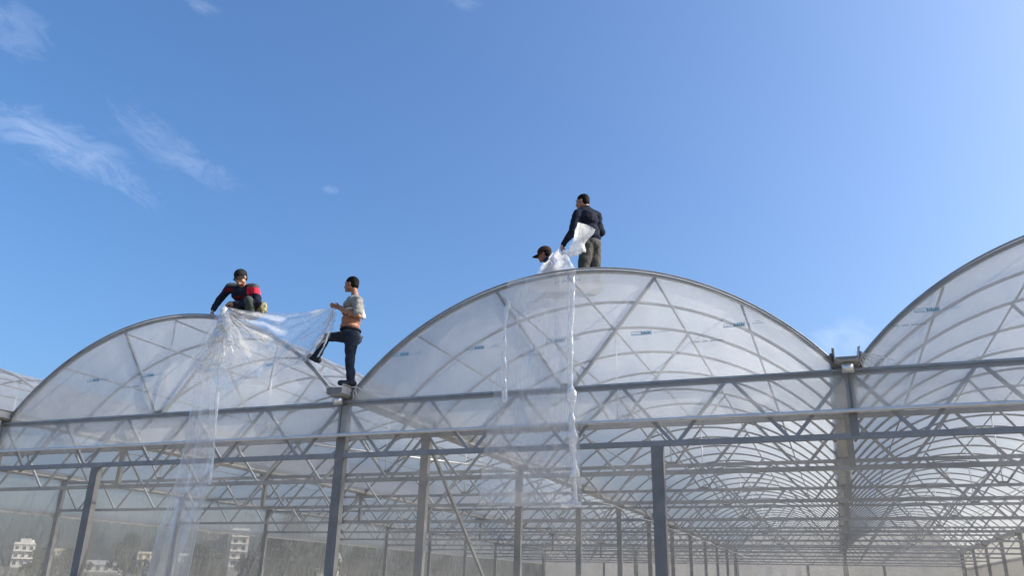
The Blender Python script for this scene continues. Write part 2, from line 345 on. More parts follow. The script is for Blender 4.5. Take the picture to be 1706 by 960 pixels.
# braces and rails
b = MB(); b.beam((W, D0+.10, 3.85), (W, FY[2]-.1, .15), .06, .05, (1, 0, 0)); link('column_brace', b.mesh('column_brace', M['steel']), GH)
b = MB(); b.tube([(4.45, 2.74, 3.90), (6.98, 7.0, 3.90)], .021, 8); link('wind_brace', b.mesh('wind_brace', M['bright'], True), GH)
b = MB(); b.tube([(4.45+2*W, 7.4, 3.90), (6.98+2*W, 12.1, 3.90)], .021, 8); link('wind_brace', b.mesh('wind_brace', M['bright'], True), GH)
rl = MB(); rl.tube([(0, -.05, 3.12), (0, YE+.05, 3.12)], .03, 8); rl.box((-.03, -.05, 3.02), (.03, YE+.05, 3.075)); rl_me = rl.mesh('side_rail', M['bright'])
link('side_rail', rl_me, GH, (-W-.12, 0, 0)); link('side_rail', rl_me, GH, (3*W+.12, 0, 0))

# films
def gz(u): return arch_z(min(max(u, U0), U1))+.02
def gable(s, y, name='gable_film'):
    b = MB()
    def fn(u, v):
        uu = U0+(U1-U0)*u; zt = gz(uu); zb = ZT-.03
        z = zb+(zt-zb)*v
        p = Vector((uu*W+s*W, y, z))
        e = min(u, 1-u, .12)/.12*min(v, 1-v, .15)/.15
        p.y += .03*e*noise.noise(Vector((p.x*.9, s*7, z*1.3)))+.012*e*noise.noise(Vector((p.x*3.1, s*3, z*4)))
        # gathers running in from the corners
        cdist = min(u, 1-u)
        p.y += .012*math.exp(-cdist*16)*math.sin(z*26+p.x*9)
        return p
    b.grid(fn, 110, 22); return b.mesh(name, M['gable'], True)
def roof_fn(s):
    ys = [0, D0/2]
    for k in range(1, NF): ys += [FY[k]]+([FY[k]+D/3, FY[k]+2*D/3] if k < NF-1 else [])
    rows = []
    for a, b_ in zip(ys[:-1], ys[1:]): rows += [(a+(b_-a)*t, 4*t*(1-t)) for t in (0, .25, .5, .75)]
    rows += [(ys[-1], 0)]
    rows[0] = (-.07, 0)
    mb = MB(); K = 40; vs = []
    for y, sag in rows:
        for i in range(K+1):
            uu = U0+(U1-U0)*i/K; R = RA+.035-.02*sag+.012*noise.noise(Vector((uu*14, y*1.1, s*5)))*(1 if sag else 0)
            a = math.asin((uu-.5)*W/RA)
            vs.append((s*W+W/2+R*math.sin(a), y, ZC-RA+R*math.cos(a)))
    mb.add(vs, [(j*(K+1)+i, j*(K+1)+i+1, (j+1)*(K+1)+i+1, (j+1)*(K+1)+i) for j in range(len(rows)-1) for i in range(K)])
    return mb.mesh('roof_film', M['roof'], True)
# framed word mark printed on the film: frame, letter strokes, small mark and faint second word
def prints():
    r = random.Random(3); h = .045
    b = MB()
    b.box((0, 0, 0), (.27, .001, .005)); b.box((0, 0, h), (.27, .001, h+.005)); b.box((0, 0, .005), (.005, .001, h)); b.box((.265, 0, .005), (.27, .001, h))
    x = .012
    for i in range(4):
        b.box((x, 0, .009), (x+.005, .001, .034)); b.box((x+.005, 0, .009), (x+.016, .001, .014)); b.box((x+.014, 0, .014), (x+.018, .001, .032 if i % 2 else .024)); x += .026
    for i in range(6): b.box((.128+i*.0225, 0, .005), (.144+i*.0225, .001, h-.001-.006*(i % 2)), 0)
    b.box((.125, 0, .020), (.263, .001, .027), 0)
    b.box((.31, 0, .010), (.325, .001, .028), 1)
    x = .36
    for i in range(7): b.box((x, 0, .012), (x+.006, .001, .034), 1); b.box((x+.006, 0, .012+.008*(i % 3)), (x+.014, .001, .017+.008*(i % 3)), 1); x += .019
    for i in range(3): b.box((.40+i*.02, 0, .045), (.412+i*.02, .001, .053), 1)
    me1 = b.mesh('film_print', [M['print'], M['print2']])
    c = MB(); x = 0
    for wlen in (4, 4, 9):
        for i in range(wlen):
            c.box((x, 0, 0), (x+.006, .001, .022)); c.box((x+.006, 0, .008*(i % 2)), (x+.013, .001, .007+.008*(i % 2))); x += .0185
        x += .025
    return me1, c.mesh('film_print', M['print3'])
def mark(me, par, x, y, z):
    o = link('film_print', me, par, (x, y, z)); o['kind'] = 'stuff'; return o
pr1, pr2 = prints()
FYF = -.042; gables = {}
for s in (-1, 0, 1, 2):
    o = link('gable_film', gable(s, FYF), GH); gables[s] = o
    lw = MB(); lw.grid(lambda u, v, s=s: Vector((s*W+.012+u*(W-.024), -.046+.014*noise.noise(Vector((u*9, s, v*2)))*min(v, 1-v)*2+(v-1)*.02, ZP+(ZT-.034-ZP)*v)), 60, 6)
    link('curtain_film', lw.mesh('curtain_film', M['gable'], True), GH)
    link('roof_film', roof_fn(s), GH)
    eb = MB(); eb.grid(lambda u, v, s=s: Vector((s*W+(U0+(U1-U0)*u)*W, YE+.05, .02+(gz(U0+(U1-U0)*u)-.02)*v)), 30, 12)
    link('end_film', eb.mesh('end_film', M['side'], True), GH)
    # lock channel over the front arch edge that clamps the film
    for r_, dy, dr in ((.013, -.055, .032), (.009, -.062, -.010)):
        b = MB(); K = 48
        b.tube([(s*W+(U0+(U1-U0)*i/K)*W, dy, arch_z(U0+(U1-U0)*i/K)+dr) for i in range(K+1)], r_, 6)
        link('film_lock', b.mesh('film_lock', M['lock'], True), GH)
    b = MB(); b.box((s*W+.02, -.056, ZT+.006), (s*W+W-.02, -.044, ZT+.036)); link('film_lock', b.mesh('film_lock', M['lock']), GH)
    if s >= 0:
        for k in range(-1, 7):
            x = 7.69+1.18*k if s >= 1 else .62+1.18*k
            if s == 2: x = 14.60+1.18*k
            if not s*W+.45 < x < (s+1)*W-.45: continue
            if (s == 1 and x > 13.2) or arch_z((x+.02-s*W)/W) < 4.68: continue
            mark(pr1, o, x, FYF-.03, 4.60+.004*k)
        xs = {0: (.25, 2.62, 4.98), 1: (7.40, 9.67, 12.04), 2: (14.35, 16.7)}[s]
        for x in xs:
            if arch_z((x+.05-s*W)/W) > 4.5: mark(pr2, o, x, FYF-.03, 4.45)
        if s == 1:
            mark(pr1, o, 9.60, -.075, 5.545); mark(pr2, o, 10.18, -.075, 5.47)
for s_, cx, cy, ends in ((2, 1432, 587, ((1437, 611), (1446, 612), (1457, 608), (1470, 604), (1492, 600))), (1, 592, 643, ((588, 663), (596, 664), (612, 655)))):
    for k_, (ex, ey) in enumerate(ends):
        b = MB(); p_, q_ = at(cx, cy, -.075), at(ex, ey, -.072)
        b.tube([p_.lerp(q_, t/8)+Vector((.012*math.sin(t*.9+k_), 0, 0)) for t in range(9)], [.003+.007*math.sin(math.pi*(t+1)/10) for t in range(9)], 6)
        o = link('pleat', b.mesh('pleat', M['fold'], True), gables[s_])
# roll-up tube along the foot of the curtain film, with the film wound round it
b = MB(); K = 120; xs = [-W+4*W*i/K for i in range(K+1)]
b.tube([(x, -.085, ZP+.008*noise.noise(Vector((x*.8, 0, 0)))) for x in xs], [.027+.004*noise.noise(Vector((x*2.2, 5, 0))) for x in xs], 10)
link('roll_up_tube', b.mesh('roll_up_tube', M['bright'], True), GH)
for j in (-1, 1):
    b = MB(); b.grid(lambda u, v: Vector((j*W+.09+u*(L2-.18), .14+.02*nz0(u*14, v*3, j), .05+v*3.85)), 80, 16); link('haze_veil', b.mesh('haze_veil', M['inner'], True), GH)  # added veil sheets behind the facade posts, paling the interior like haze
for x_, nm in ((-W-.06, 'l'), (3*W+.06, 'r')):
    b = MB(); b.grid(lambda u, v: (x_+.02*noise.noise(Vector((0, u*40, v*2))), u*YE, 3.06+v*1.0), 160, 3); link('side_film', b.mesh('side_film', M['side'], True), GH)
    b = MB(); b.grid(lambda u, v: (x_+.03*noise.noise(Vector((0, u*60, v*2))), u*YE, .02+v*3.02), 160, 3); link('side_net', b.mesh('side_net', M['net'], True), GH)

# ------------------------------------------------------------------ blobs -> bodies and clothes
def capsule(b, p, q, r0, r1, n=12, rings=4):
    p, q = Vector(p), Vector(q); d = q-p; L = d.length
    d = d.normalized() if L > 1e-6 else Vector((0, 0, 1)); a = d.orthogonal().normalized(); c = d.cross(a)
    pr = [(-math.cos(t*math.pi/2/rings)*r0, math.sin(t*math.pi/2/rings)*r0) for t in range(rings+1)]
    pr += [(L+math.sin(t*math.pi/2/rings)*r1, math.cos(t*math.pi/2/rings)*r1) for t in range(rings+1)]
    vs = []
    for z, r in pr:
        r = max(r, 1e-4)
        for k in range(n): t = 2*math.pi*k/n; vs.append(p+d*z+(a*math.cos(t)+c*math.sin(t))*r)
    nr = len(pr); fs = [(i*n+k, i*n+(k+1) % n, (i+1)*n+(k+1) % n, (i+1)*n+k) for i in range(nr-1) for k in range(n)]
    fs += [tuple(range(n))[::-1], tuple(range((nr-1)*n, nr*n))]
    b.add(vs, fs)
def ellipsoid(b, c, r, rot=None, n=16, mtx=None):
    vs = []; fs = []; rot = rot or Matrix.Identity(3); m_ = n//2; c = Vector(c)
    for j in range(m_+1):
        ph = math.pi*j/m_
        sj = max(math.sin(ph), 1e-3)
        for k in range(n):
            t = 2*math.pi*k/n; vs.append(c+rot @ Vector((r[0]*sj*math.cos(t), r[1]*sj*math.sin(t), r[2]*math.cos(ph))))
    fs = [(j*n+k, (j+1)*n+k, (j+1)*n+(k+1) % n, j*n+(k+1) % n) for j in range(m_) for k in range(n)]
    fs += [tuple(range(n)), tuple(range(m_*n, (m_+1)*n))[::-1]]
    b.add(vs, fs)
def fuse(b, name, mats, voxel=.012, smooth=6, wrinkle=0., wscale=14., wdir=(1, 1, 1), matfn=None, cut=None):
    """merge the overlapping shapes of b into ONE smooth skin"""
    me = b.mesh('tmp', M['skin']); o = bpy.data.objects.new('tmp', me); C.objects.link(o)
    r = o.modifiers.new('r', 'REMESH'); r.mode = 'VOXEL'; r.voxel_size = voxel
    if smooth:
        s_ = o.modifiers.new('s', 'SMOOTH'); s_.factor = .6; s_.iterations = smooth
    dg = bpy.context.evaluated_depsgraph_get(); dg.update()
    nm = bpy.data.meshes.new_from_object(o.evaluated_get(dg), depsgraph=dg); nm.name = name
    bpy.data.objects.remove(o); bpy.data.meshes.remove(me)
    nm.materials.clear()
    for m_ in mats: nm.materials.append(m_)
    if wrinkle:
        nrm = [v.normal.copy() for v in nm.vertices]
        for v, nn in zip(nm.vertices, nrm):
            q = Vector((v.co.x*wdir[0], v.co.y*wdir[1], v.co.z*wdir[2]))*wscale
            v.co += nn*wrinkle*(noise.noise(q)+.5*abs(noise.noise(q*2.3+Vector((3, 1, 2)))))
    if matfn:
        for p in nm.polygons: p.material_index = matfn(p.center)
    for p in nm.polygons: p.use_smooth = True
    if cut:
        bm = bmesh.new(); bm.from_mesh(nm); bmesh.ops.delete(bm, geom=[v for v in bm.verts if cut(v.co)], context='VERTS'); bm.to_mesh(nm); bm.free()
    nm.update(); return nm
def head_frame(face, tilt_up=Vector((0, 0, 1))):
    f = Vector(face).normalized(); s = f.cross(Vector(tilt_up)).normalized(); u = s.cross(f).normalized()
    return Matrix((s, f, u)).transposed()    # columns: right side, forward, up
def add_head(b, c, R, k=1.):
    c = Vector(c); L = lambda x, y, z: c+R @ Vector((x, y, z))*k
    E = lambda p, r, : ellipsoid(b, L(*p), [q*k for q in r], R)
    E((0, -.012, .028), (.076, .096, .088)); E((0, .012, -.030), (.064, .078, .082)); E((0, .040, -.078), (.040, .042, .030))
    E((0, .062, .030), (.058, .026, .024)); E((0, .093, -.018), (.012, .018, .030)); E((0, .103, -.033), (.017, .014, .012))
    E((0, .080, -.060), (.026, .015, .012)); E((0, .078, -.088), (.026, .020, .018))
    for s in (-1, 1):
        E((s*.042, .062, -.030), (.026, .022, .026)); E((s*.076, -.005, -.008), (.009, .020, .032)); E((s*.030, .074, .002), (.014, .012, .008))
        E((s*.052, .010, -.062), (.018, .045, .026))
def face_parts(c, R, parent, k=1.):
    c = Vector(c); b = MB()
    for s in (-1, 1): ellipsoid(b, c+R @ Vector((s*.031, .083, .004))*k, [.010*k, .006*k, .0045*k], R, 8)
    link('eyes', b.mesh('eyes', M['eye'], True), parent)
    b = MB()
    for s in (-1, 1): ellipsoid(b, c+R @ Vector((s*.032, .084, .026))*k, [.018*k, .006*k, .004*k], R, 8)
    link('eyebrows', b.mesh('eyebrows', M['hair'], True), parent)
    b = MB(); ellipsoid(b, c+R @ Vector((0, .094, -.062))*k, [.020*k, .005*k, .006*k], R, 10); link('lips', b.mesh('lips', M['lip'], True), parent)
def add_hair(c, R, parent, mt, lo=-.03, k=1., spike=.007, front=.035, back=-.07):
    c = Vector(c); b = MB()
    ellipsoid(b, c+R @ Vector((0, -.016, .036))*k, [.084*k, .102*k, .094*k], R, 20)
    ellipsoid(b, c+R @ Vector((0, -.050, -.005))*k, [.076*k, .062*k, .075*k], R, 20)
    Ri = R.transposed()
    def cut(p):
        q = Ri @ (p-c)/k
        edge = front if q.y > .045 else (lo if q.y > -.02 else back)
        if -.02 < q.y <= .045: edge = lo+(front-lo)*max(0, (q.y-.0)/.045)
        return q.z < edge+.006*noise.noise(q*60)
    link('hair', fuse(b, 'hair', [mt], .0065*k, 2, spike, 55., cut=cut), parent)
def add_cap(c, R, parent, mt, k=1., brim_len=.075, drop=-.02):
    c = Vector(c); b = MB(); Ri = R.transposed()
    ellipsoid(b, c+R @ Vector((0, -.010, .045))*k, [.088*k, .107*k, .085*k], R, 20)
    cap = link('cap', fuse(b, 'cap', [mt], .007*k, 3, .002, 30., cut=lambda p: (Ri @ (p-c)/k).z < .018), parent)
    br = MB(); K = 10; vs = []; 
    for lay in (0, 1):
        for i in range(K+1):
            a = math.pi*(i/K-.5)*.86
            for t in (0, 1):
                x = math.sin(a)*(.082 if t == 0 else .078); y = .006+math.cos(a)*(.088+(brim_len if t else 0)*(.6+.4*math.cos(a)))
                z = .030+drop*(1 if t else 0)-.020*(math.sin(a)**2)-.004*lay
                vs.append(c+R @ Vector((x, y, z))*k)
    n2 = (K+1)*2
    fs = [(2*i, 2*i+1, 2*i+3, 2*i+2) for i in range(K)]+[(n2+2*i, n2+2*i+2, n2+2*i+3, n2+2*i+1) for i in range(K)]
    fs += [(2*i+1, n2+2*i+1, n2+2*i+3, 2*i+3) for i in range(K)]
    br.add(vs, fs); link('brim', br.mesh('brim', mt, True), cap)
def add_hand(b, wrist, dirv, palmn, curl=.6, side=1, k=1., spread=.16):
    """palm, four jointed fingers and a thumb; dirv points along the hand, palmn out of the palm"""
    w_ = Vector(wrist); d = Vector(dirv).normalized(); n = Vector(palmn); n = (n-d*n.dot(d)).normalized(); s = d.cross(n)*side
    for i in range(4):
        off = (i-1.5)*.0205*k
        capsule(b, w_+s*off*.6+d*.012*k, w_+d*.078*k+s*off, .0155*k, .0115*k, 8, 3)
        p = w_+d*.080*k+s*off; L = (.036, .042, .040, .031)[i]*k; ang = curl*(.75+.1*i); dd = d+s*(i-1.5)*spread*.35
        for j in range(3):
            dd = (dd.normalized()*math.cos(ang)+n*math.sin(ang)).normalized(); q = p+dd*L*(1, .72, .55)[j]
            nn = n*math.cos(ang)-d*math.sin(ang)
            capsule(b, p, q, (.0098-.0009*j)*k, (.0092-.0009*j)*k, 8, 3); p = q; ang *= .95
            n_ = n; 
        
    p = w_+s*(-.028)*k+d*.022*k; q = p+(d*.6-s*.62+n*.45).normalized()*.042*k; e = q+(d*.85-s*.1+n*.55).normalized()*.036*k
    capsule(b, p, q, .0145*k, .0112*k, 8, 3); capsule(b, q, e, .0108*k, .009*k, 8, 3)

def T(px, py, Y): return at(px, py, Y)
# ============ man standing in the valley with one foot up on the arch
def person_b():
    b = MB()
    Y = .0
    hc = T(585.5, 474.5, Y); face = Vector((-1, -.12, -.05)); R = head_frame(face, Vector((.0, 0, 1)))
    neck0, neck1 = T(590, 484, Y), T(592, 496, Y)
    shl, shr = T(596, 503, Y-.17), T(591, 500, Y+.19)
    chest = T(589, 512, Y); belly = T(584.5, 538, Y); pelvis = T(584, 557, Y)
    kneeR = T(544, 561, Y+.12); ankR = T(527.5, 594, Y+.06); hipR = T(578, 560, Y+.10); hipL = T(586, 562, Y-.08)
    kneeL = T(583, 601, Y-.07); ankL = T(584.5, 634, Y-.08)
    elL = T(597, 527, Y-.27); wrL = T(572, 516, Y-.24); elR = T(576, 524, Y+.25); wrR = T(566, 513, Y-.05)
    add_head(b, hc, R, 1.06)
    capsule(b, neck0, neck1, .052, .062)
    for p, r in ((chest, (.13, .185, .12)), (belly+Vector((0, 0, .03)), (.145, .165, .12)), (T(583, 545, Y), (.15, .16, .08)), (pelvis, (.13, .165, .10))): ellipsoid(b, p, r)
    capsule(b, chest+Vector((0, -.05, .08)), shl, .08, .065); capsule(b, chest+Vector((0, .05, .08)), shr, .08, .065)
    capsule(b, shl, elL, .056, .040); capsule(b, elL, wrL, .041, .028); capsule(b, shr, elR, .056, .040); capsule(b, elR, wrR, .041, .028)
    add_hand(b, wrL, (wrL-elL).normalized()+Vector((-.2, .1, .25)), Vector((.1, .9, -.2)), .62, 1, 1.0)
    add_hand(b, wrR, Vector((-1, -.2, .35)), Vector((.1, -.9, -.2)), .62, -1, 1.0)
    capsule(b, hipL, kneeL, .088, .056); capsule(b, kneeL, ankL, .055, .040); capsule(b, hipR, kneeR, .088, .056); capsule(b, kneeR, ankR, .055, .040)
    body = link('person', fuse(b, 'person', [M['skin_dark']], .0075, 4))
    tag(body, 'bare bellied worker in a hitched grey shirt, one foot up on the left arch', 'person')
    face_parts(hc, R, body, 1.06); add_hair(hc, R, body, M['hair'], -.035, 1.04, .005)
    # trousers
    t = MB(); ellipsoid(t, pelvis, (.142, .178, .095)); ellipsoid(t, T(586, 565, Y), (.145, .17, .10))
    capsule(t, hipL, kneeL, .104, .074); capsule(t, kneeL, ankL+Vector((0, 0, .01)), .072, .062)
    capsule(t, hipR, kneeR, .104, .076); capsule(t, kneeR, ankR, .074, .062)
    link('trousers', fuse(t, 'trousers', [M['jean']], .011, 4, .013, 8., (1, 1, 1.3), cut=lambda p: p.z > T(584, 550.5, Y).z), body)
    bl = MB(); 
    for k in range(24):
        pass
    c0 = T(584, 551, Y); ring = [c0+Vector((math.cos(a)*.140, math.sin(a)*.168, 0)) for a in [i*math.pi/12 for i in range(25)]]
    bl.tube(ring, .017, 8); link('belt', bl.mesh('belt', M['black'], True), body)
    # shirt, rolled up under the arms
    s = MB(); ellipsoid(s, chest+Vector((0, 0, -.0)), (.148, .205, .115)); ellipsoid(s, chest+Vector((.01, 0, .06)), (.12, .185, .075))
    capsule(s, chest+Vector((0, -.05, .075)), shl, .095, .082); capsule(s, chest+Vector((0, .05, .075)), shr, .095, .082)
    capsule(s, shl, shl+(elL-shl)*.85, .080, .068); capsule(s, shr, shr+(elR-shr)*.85, .078, .066); capsule(s, neck1+Vector((0, 0, -.02)), neck1, .072, .062); capsule(s, neck1+Vector((0, 0, -.02)), shl, .066, .07); capsule(s, neck1+Vector((0, 0, -.02)), shr, .066, .07)
    link('shirt', fuse(s, 'shirt', [M['grey']], .011, 4, .018, 11., (1, 1, 1.6)), body)
    h = MB(); c1 = T(588, 521, Y); pts = [c1+Vector((math.cos(a)*.150, math.sin(a)*.19, .02*math.cos(a))) for a in [i*math.pi/10 for i in range(21)]]
    h.tube(pts, .020, 8); ellipsoid(h, T(601, 525, Y-.05), (.055, .12, .06))
    link('rolled_hem', fuse(h, 'rolled_hem', [M['cream']], .011, 3, .012, 16.), body)
    for nm, an, dr, up in (('shoe', ankR, Vector((-.75, -.05, .32)), None), ('shoe', ankL, Vector((-.6, -.55, -.05)), None)):
        q = MB(); dr.normalize(); foot = an+Vector((0, 0, -.045))
        capsule(q, foot-dr*.04, foot+dr*.15, .052, .042); capsule(q, an, foot, .055, .055); ellipsoid(q, foot+dr*.07+Vector((0, 0, -.02)), (.12, .05, .028), Matrix((dr, Vector((0, 0, 1)).cross(dr).normalized(), dr.cross(Vector((0, 0, 1)).cross(dr).normalized()))).transposed())
        link('shoe', fuse(q, 'shoe', [M['shoe']], .009, 3, .002, 30), body)
    k = MB(); k.beam(T(599, 569, Y-.1), T(605, 561, Y-.12), .016, .006, mi=0); ob = link('pocket_knife', k.mesh('pocket_knife', M['tube']), body)
    return wrL, wrR
# ============ man squatting on the crown of the left arch
def person_a():
    b = MB(); Y = .16
    hc = T(401, 463, Y-.12); face = Vector((.10, -1, -.42)); R = head_frame(face, Vector((-.10, -.2, 1)))
    neck0, neck1 = T(404, 473, Y-.04), T(406, 481, Y+.06)
    shR, shL = T(383, 479, Y), T(424, 480, Y+.05)                 # image left / image right
    chest = T(404, 490, Y+.06); belly = T(410, 508, Y+.12); pel = T(418, 521, Y+.22)
    elR = T(366, 500, Y-.05); wrR = T(355, 517, Y-.14); elL = T(430, 505, Y-.06); wrL = T(388, 507, Y-.30)
    hipL, hipR = T(424, 519, Y+.20), T(404, 519, Y+.22)
    kneeL = T(414, 501, Y-.18); ankL = T(417, 528, Y-.02); kneeR = T(386, 510, Y-.12); ankR = T(396, 526, Y+.04)
    add_head(b, hc, R, 1.10)
    capsule(b, neck0, neck1, .055, .065)
    for p, r in ((chest, (.19, .13, .13)), (belly, (.16, .13, .13)), (pel, (.17, .14, .11))): ellipsoid(b, p, r)
    capsule(b, chest, shR, .085, .065); capsule(b, chest, shL, .085, .065)
    capsule(b, shR, elR, .055, .042); capsule(b, elR, wrR, .042, .029); capsule(b, shL, elL, .055, .042); capsule(b, elL, wrL, .042, .029)
    add_hand(b, wrR, Vector((-.35, -.1, -1)), Vector((.9, .5, -.2)), .5, 1); add_hand(b, wrL, Vector((-1, -.15, .12)), Vector((.1, .2, -1)), .55, 1)
    capsule(b, hipL, kneeL, .090, .062); capsule(b, kneeL, ankL, .058, .042); capsule(b, hipR, kneeR, .090, .062); capsule(b, kneeR, ankR, .058, .042)
    body = link('person', fuse(b, 'person', [M['skin']], .0075, 4))
    tag(body, 'worker in black cap and red banded sweater squatting on the left arch, bunching clear film', 'person')
    face_parts(hc, R, body, 1.10); add_hair(hc, R, body, M['hair'], -.03, 1.08); add_cap(hc, R, body, M['black'], 1.17, .06, -.035)
    s = MB(); ellipsoid(s, chest, (.205, .15, .14)); ellipsoid(s, belly, (.175, .15, .13)); capsule(s, chest+Vector((0, 0, .03)), shR, .10, .082); capsule(s, chest+Vector((0, 0, .03)), shL, .10, .082)
    capsule(s, shR, elR, .078, .062); capsule(s, elR, elR+(wrR-elR)*.92, .061, .046); capsule(s, shL, elL, .080, .064); capsule(s, elL, elL+(wrL-elL)*.9, .061, .046); capsule(s, neck1, neck0+(neck1-neck0)*.6, .085, .07); capsule(s, neck1, shL, .075, .08); capsule(s, neck1, shR, .075, .08)
    z1, z0 = T(400, 481, Y).z, T(400, 494, Y).z
    xm = T(405, 490, Y).x
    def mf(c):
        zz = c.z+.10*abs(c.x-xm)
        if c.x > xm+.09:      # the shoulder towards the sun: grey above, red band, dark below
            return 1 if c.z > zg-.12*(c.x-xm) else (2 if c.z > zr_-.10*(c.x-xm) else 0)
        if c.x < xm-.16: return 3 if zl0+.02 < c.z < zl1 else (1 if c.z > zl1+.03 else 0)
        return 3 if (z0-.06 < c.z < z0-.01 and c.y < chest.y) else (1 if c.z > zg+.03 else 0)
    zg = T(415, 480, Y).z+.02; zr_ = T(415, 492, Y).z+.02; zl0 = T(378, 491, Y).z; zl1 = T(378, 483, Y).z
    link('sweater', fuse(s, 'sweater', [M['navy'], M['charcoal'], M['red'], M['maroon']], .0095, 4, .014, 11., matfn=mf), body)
    t = MB(); ellipsoid(t, pel, (.18, .155, .12))
    for h_, k_, a_ in ((hipL, kneeL, ankL), (hipR, kneeR, ankR)): capsule(t, h_, k_, .106, .080); capsule(t, k_, a_, .078, .066)
    link('trousers', fuse(t, 'trousers', [M['green']], .011, 4, .016, 10.), body)
    for an in (ankL, ankR):
        q = MB(); f_ = an+Vector((0, -.02, -.035)); capsule(q, f_, f_+Vector((-.03, -.14, -.01)), .05, .042); link('shoe', fuse(q, 'shoe', [M['shoe']], .01, 3), body)
    q = MB(); ellipsoid(q, T(436, 516, Y+.10), (.085, .10, .125), Matrix.Rotation(.35, 3, 'Y')); ellipsoid(q, T(440, 510, Y+.10), (.05, .06, .05)); link('waist_pouch', fuse(q, 'waist_pouch', [M['camo']], .011, 2, .018, 14.), body)
    return wrL
# ============ man standing on the centre arch, back half turned
def person_c():
    b = MB(); Y = .95
    hc = T(970.5, 336.5, Y); face = Vector((-1, .10, -.10)); R = head_frame(face)
    neck0, neck1 = T(976, 343, Y), T(977, 350, Y)
    shL, shR = T(962.5, 357.5, Y-.14), T(993, 361, Y+.12)
    chest = T(977, 367, Y); belly = T(981, 388, Y); pel = T(984, 408, Y)
    elL = T(953, 386, Y-.22); wrL = T(938.5, 408, Y-.22); elR = T(1001, 388, Y+.14); wrR = T(985, 400, Y+.30)
    hipL, hipR = T(978, 410, Y-.08), T(990, 411, Y+.08)
    kneeL = T(972, 447, Y-.10); kneeR = T(992, 447, Y+.05); ankL = kneeL+Vector((0, .03, -.40)); ankR = kneeR+Vector((.02, .06, -.40))
    dz = ankL.z-(5.66+.08); 
    for a in (ankL, ankR): a.z = 5.66+.085
    add_head(b, hc, R, 1.06); capsule(b, neck0, neck1, .052, .065)
    for p, r in ((chest, (.165, .17, .15)), (belly, (.15, .15, .14)), (pel, (.15, .155, .11))): ellipsoid(b, p, r)
    capsule(b, chest+Vector((0, 0, .05)), shL, .085, .068); capsule(b, chest+Vector((0, 0, .05)), shR, .085, .068)
    capsule(b, shL, elL, .056, .042); capsule(b, elL, wrL, .042, .029); capsule(b, shR, elR, .056, .042); capsule(b, elR, wrR, .042, .029)
    add_hand(b, wrL, Vector((-.35, -.25, -1)), Vector((.8, -.2, -.3)), .6, 1); add_hand(b, wrR, Vector((-1, .2, -.2)), Vector((0, -1, 0)), .6, -1)
    for h_, k_, a_ in ((hipL, kneeL, ankL), (hipR, kneeR, ankR)): capsule(b, h_, k_, .09, .058); capsule(b, k_, a_, .056, .042)
    body = link('person', fuse(b, 'person', [M['skin']], .0075, 4))
    tag(body, 'black haired worker in navy sweater standing on the centre arch, back turned, holding white film', 'person')
    face_parts(hc, R, body, 1.06); add_hair(hc, R, body, M['hair'], -.02, 1.02, .004)
    s = MB(); ellipsoid(s, chest, (.185, .185, .165)); ellipsoid(s, belly, (.172, .168, .15)); ellipsoid(s, T(983, 398, Y), (.165, .165, .09)); capsule(s, chest+Vector((0, 0, .05)), shL, .105, .085); capsule(s, chest+Vector((0, 0, .05)), shR, .105, .085)
    capsule(s, shL, elL, .082, .066); capsule(s, elL, elL+(wrL-elL)*.95, .063, .044); capsule(s, shR, elR, .082, .066); capsule(s, elR, wrR, .063, .045); capsule(s, neck1, shL, .072, .075); capsule(s, neck1, shR, .072, .075); capsule(s, neck1+Vector((0, 0, -.03)), neck1, .08, .066)
    link('sweater', fuse(s, 'sweater', [M['navy']], .0105, 4, .016, 9., (1, 1, 1.5)), body)
    t = MB(); ellipsoid(t, pel, (.162, .165, .11))
    for h_, k_, a_ in ((hipL, kneeL, ankL), (hipR, kneeR, ankR)): capsule(t, h_, k_, .112, .084); capsule(t, k_, a_, .082, .07)
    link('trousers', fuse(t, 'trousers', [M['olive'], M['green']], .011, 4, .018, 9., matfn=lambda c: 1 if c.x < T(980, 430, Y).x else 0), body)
    for an in (ankL, ankR):
        q = MB(); f_ = an+Vector((0, 0, -.035)); capsule(q, f_, f_+Vector((-.15, .03, -.01)), .05, .042); link('shoe', fuse(q, 'shoe', [M['shoe']], .01, 3), body)
    return wrL
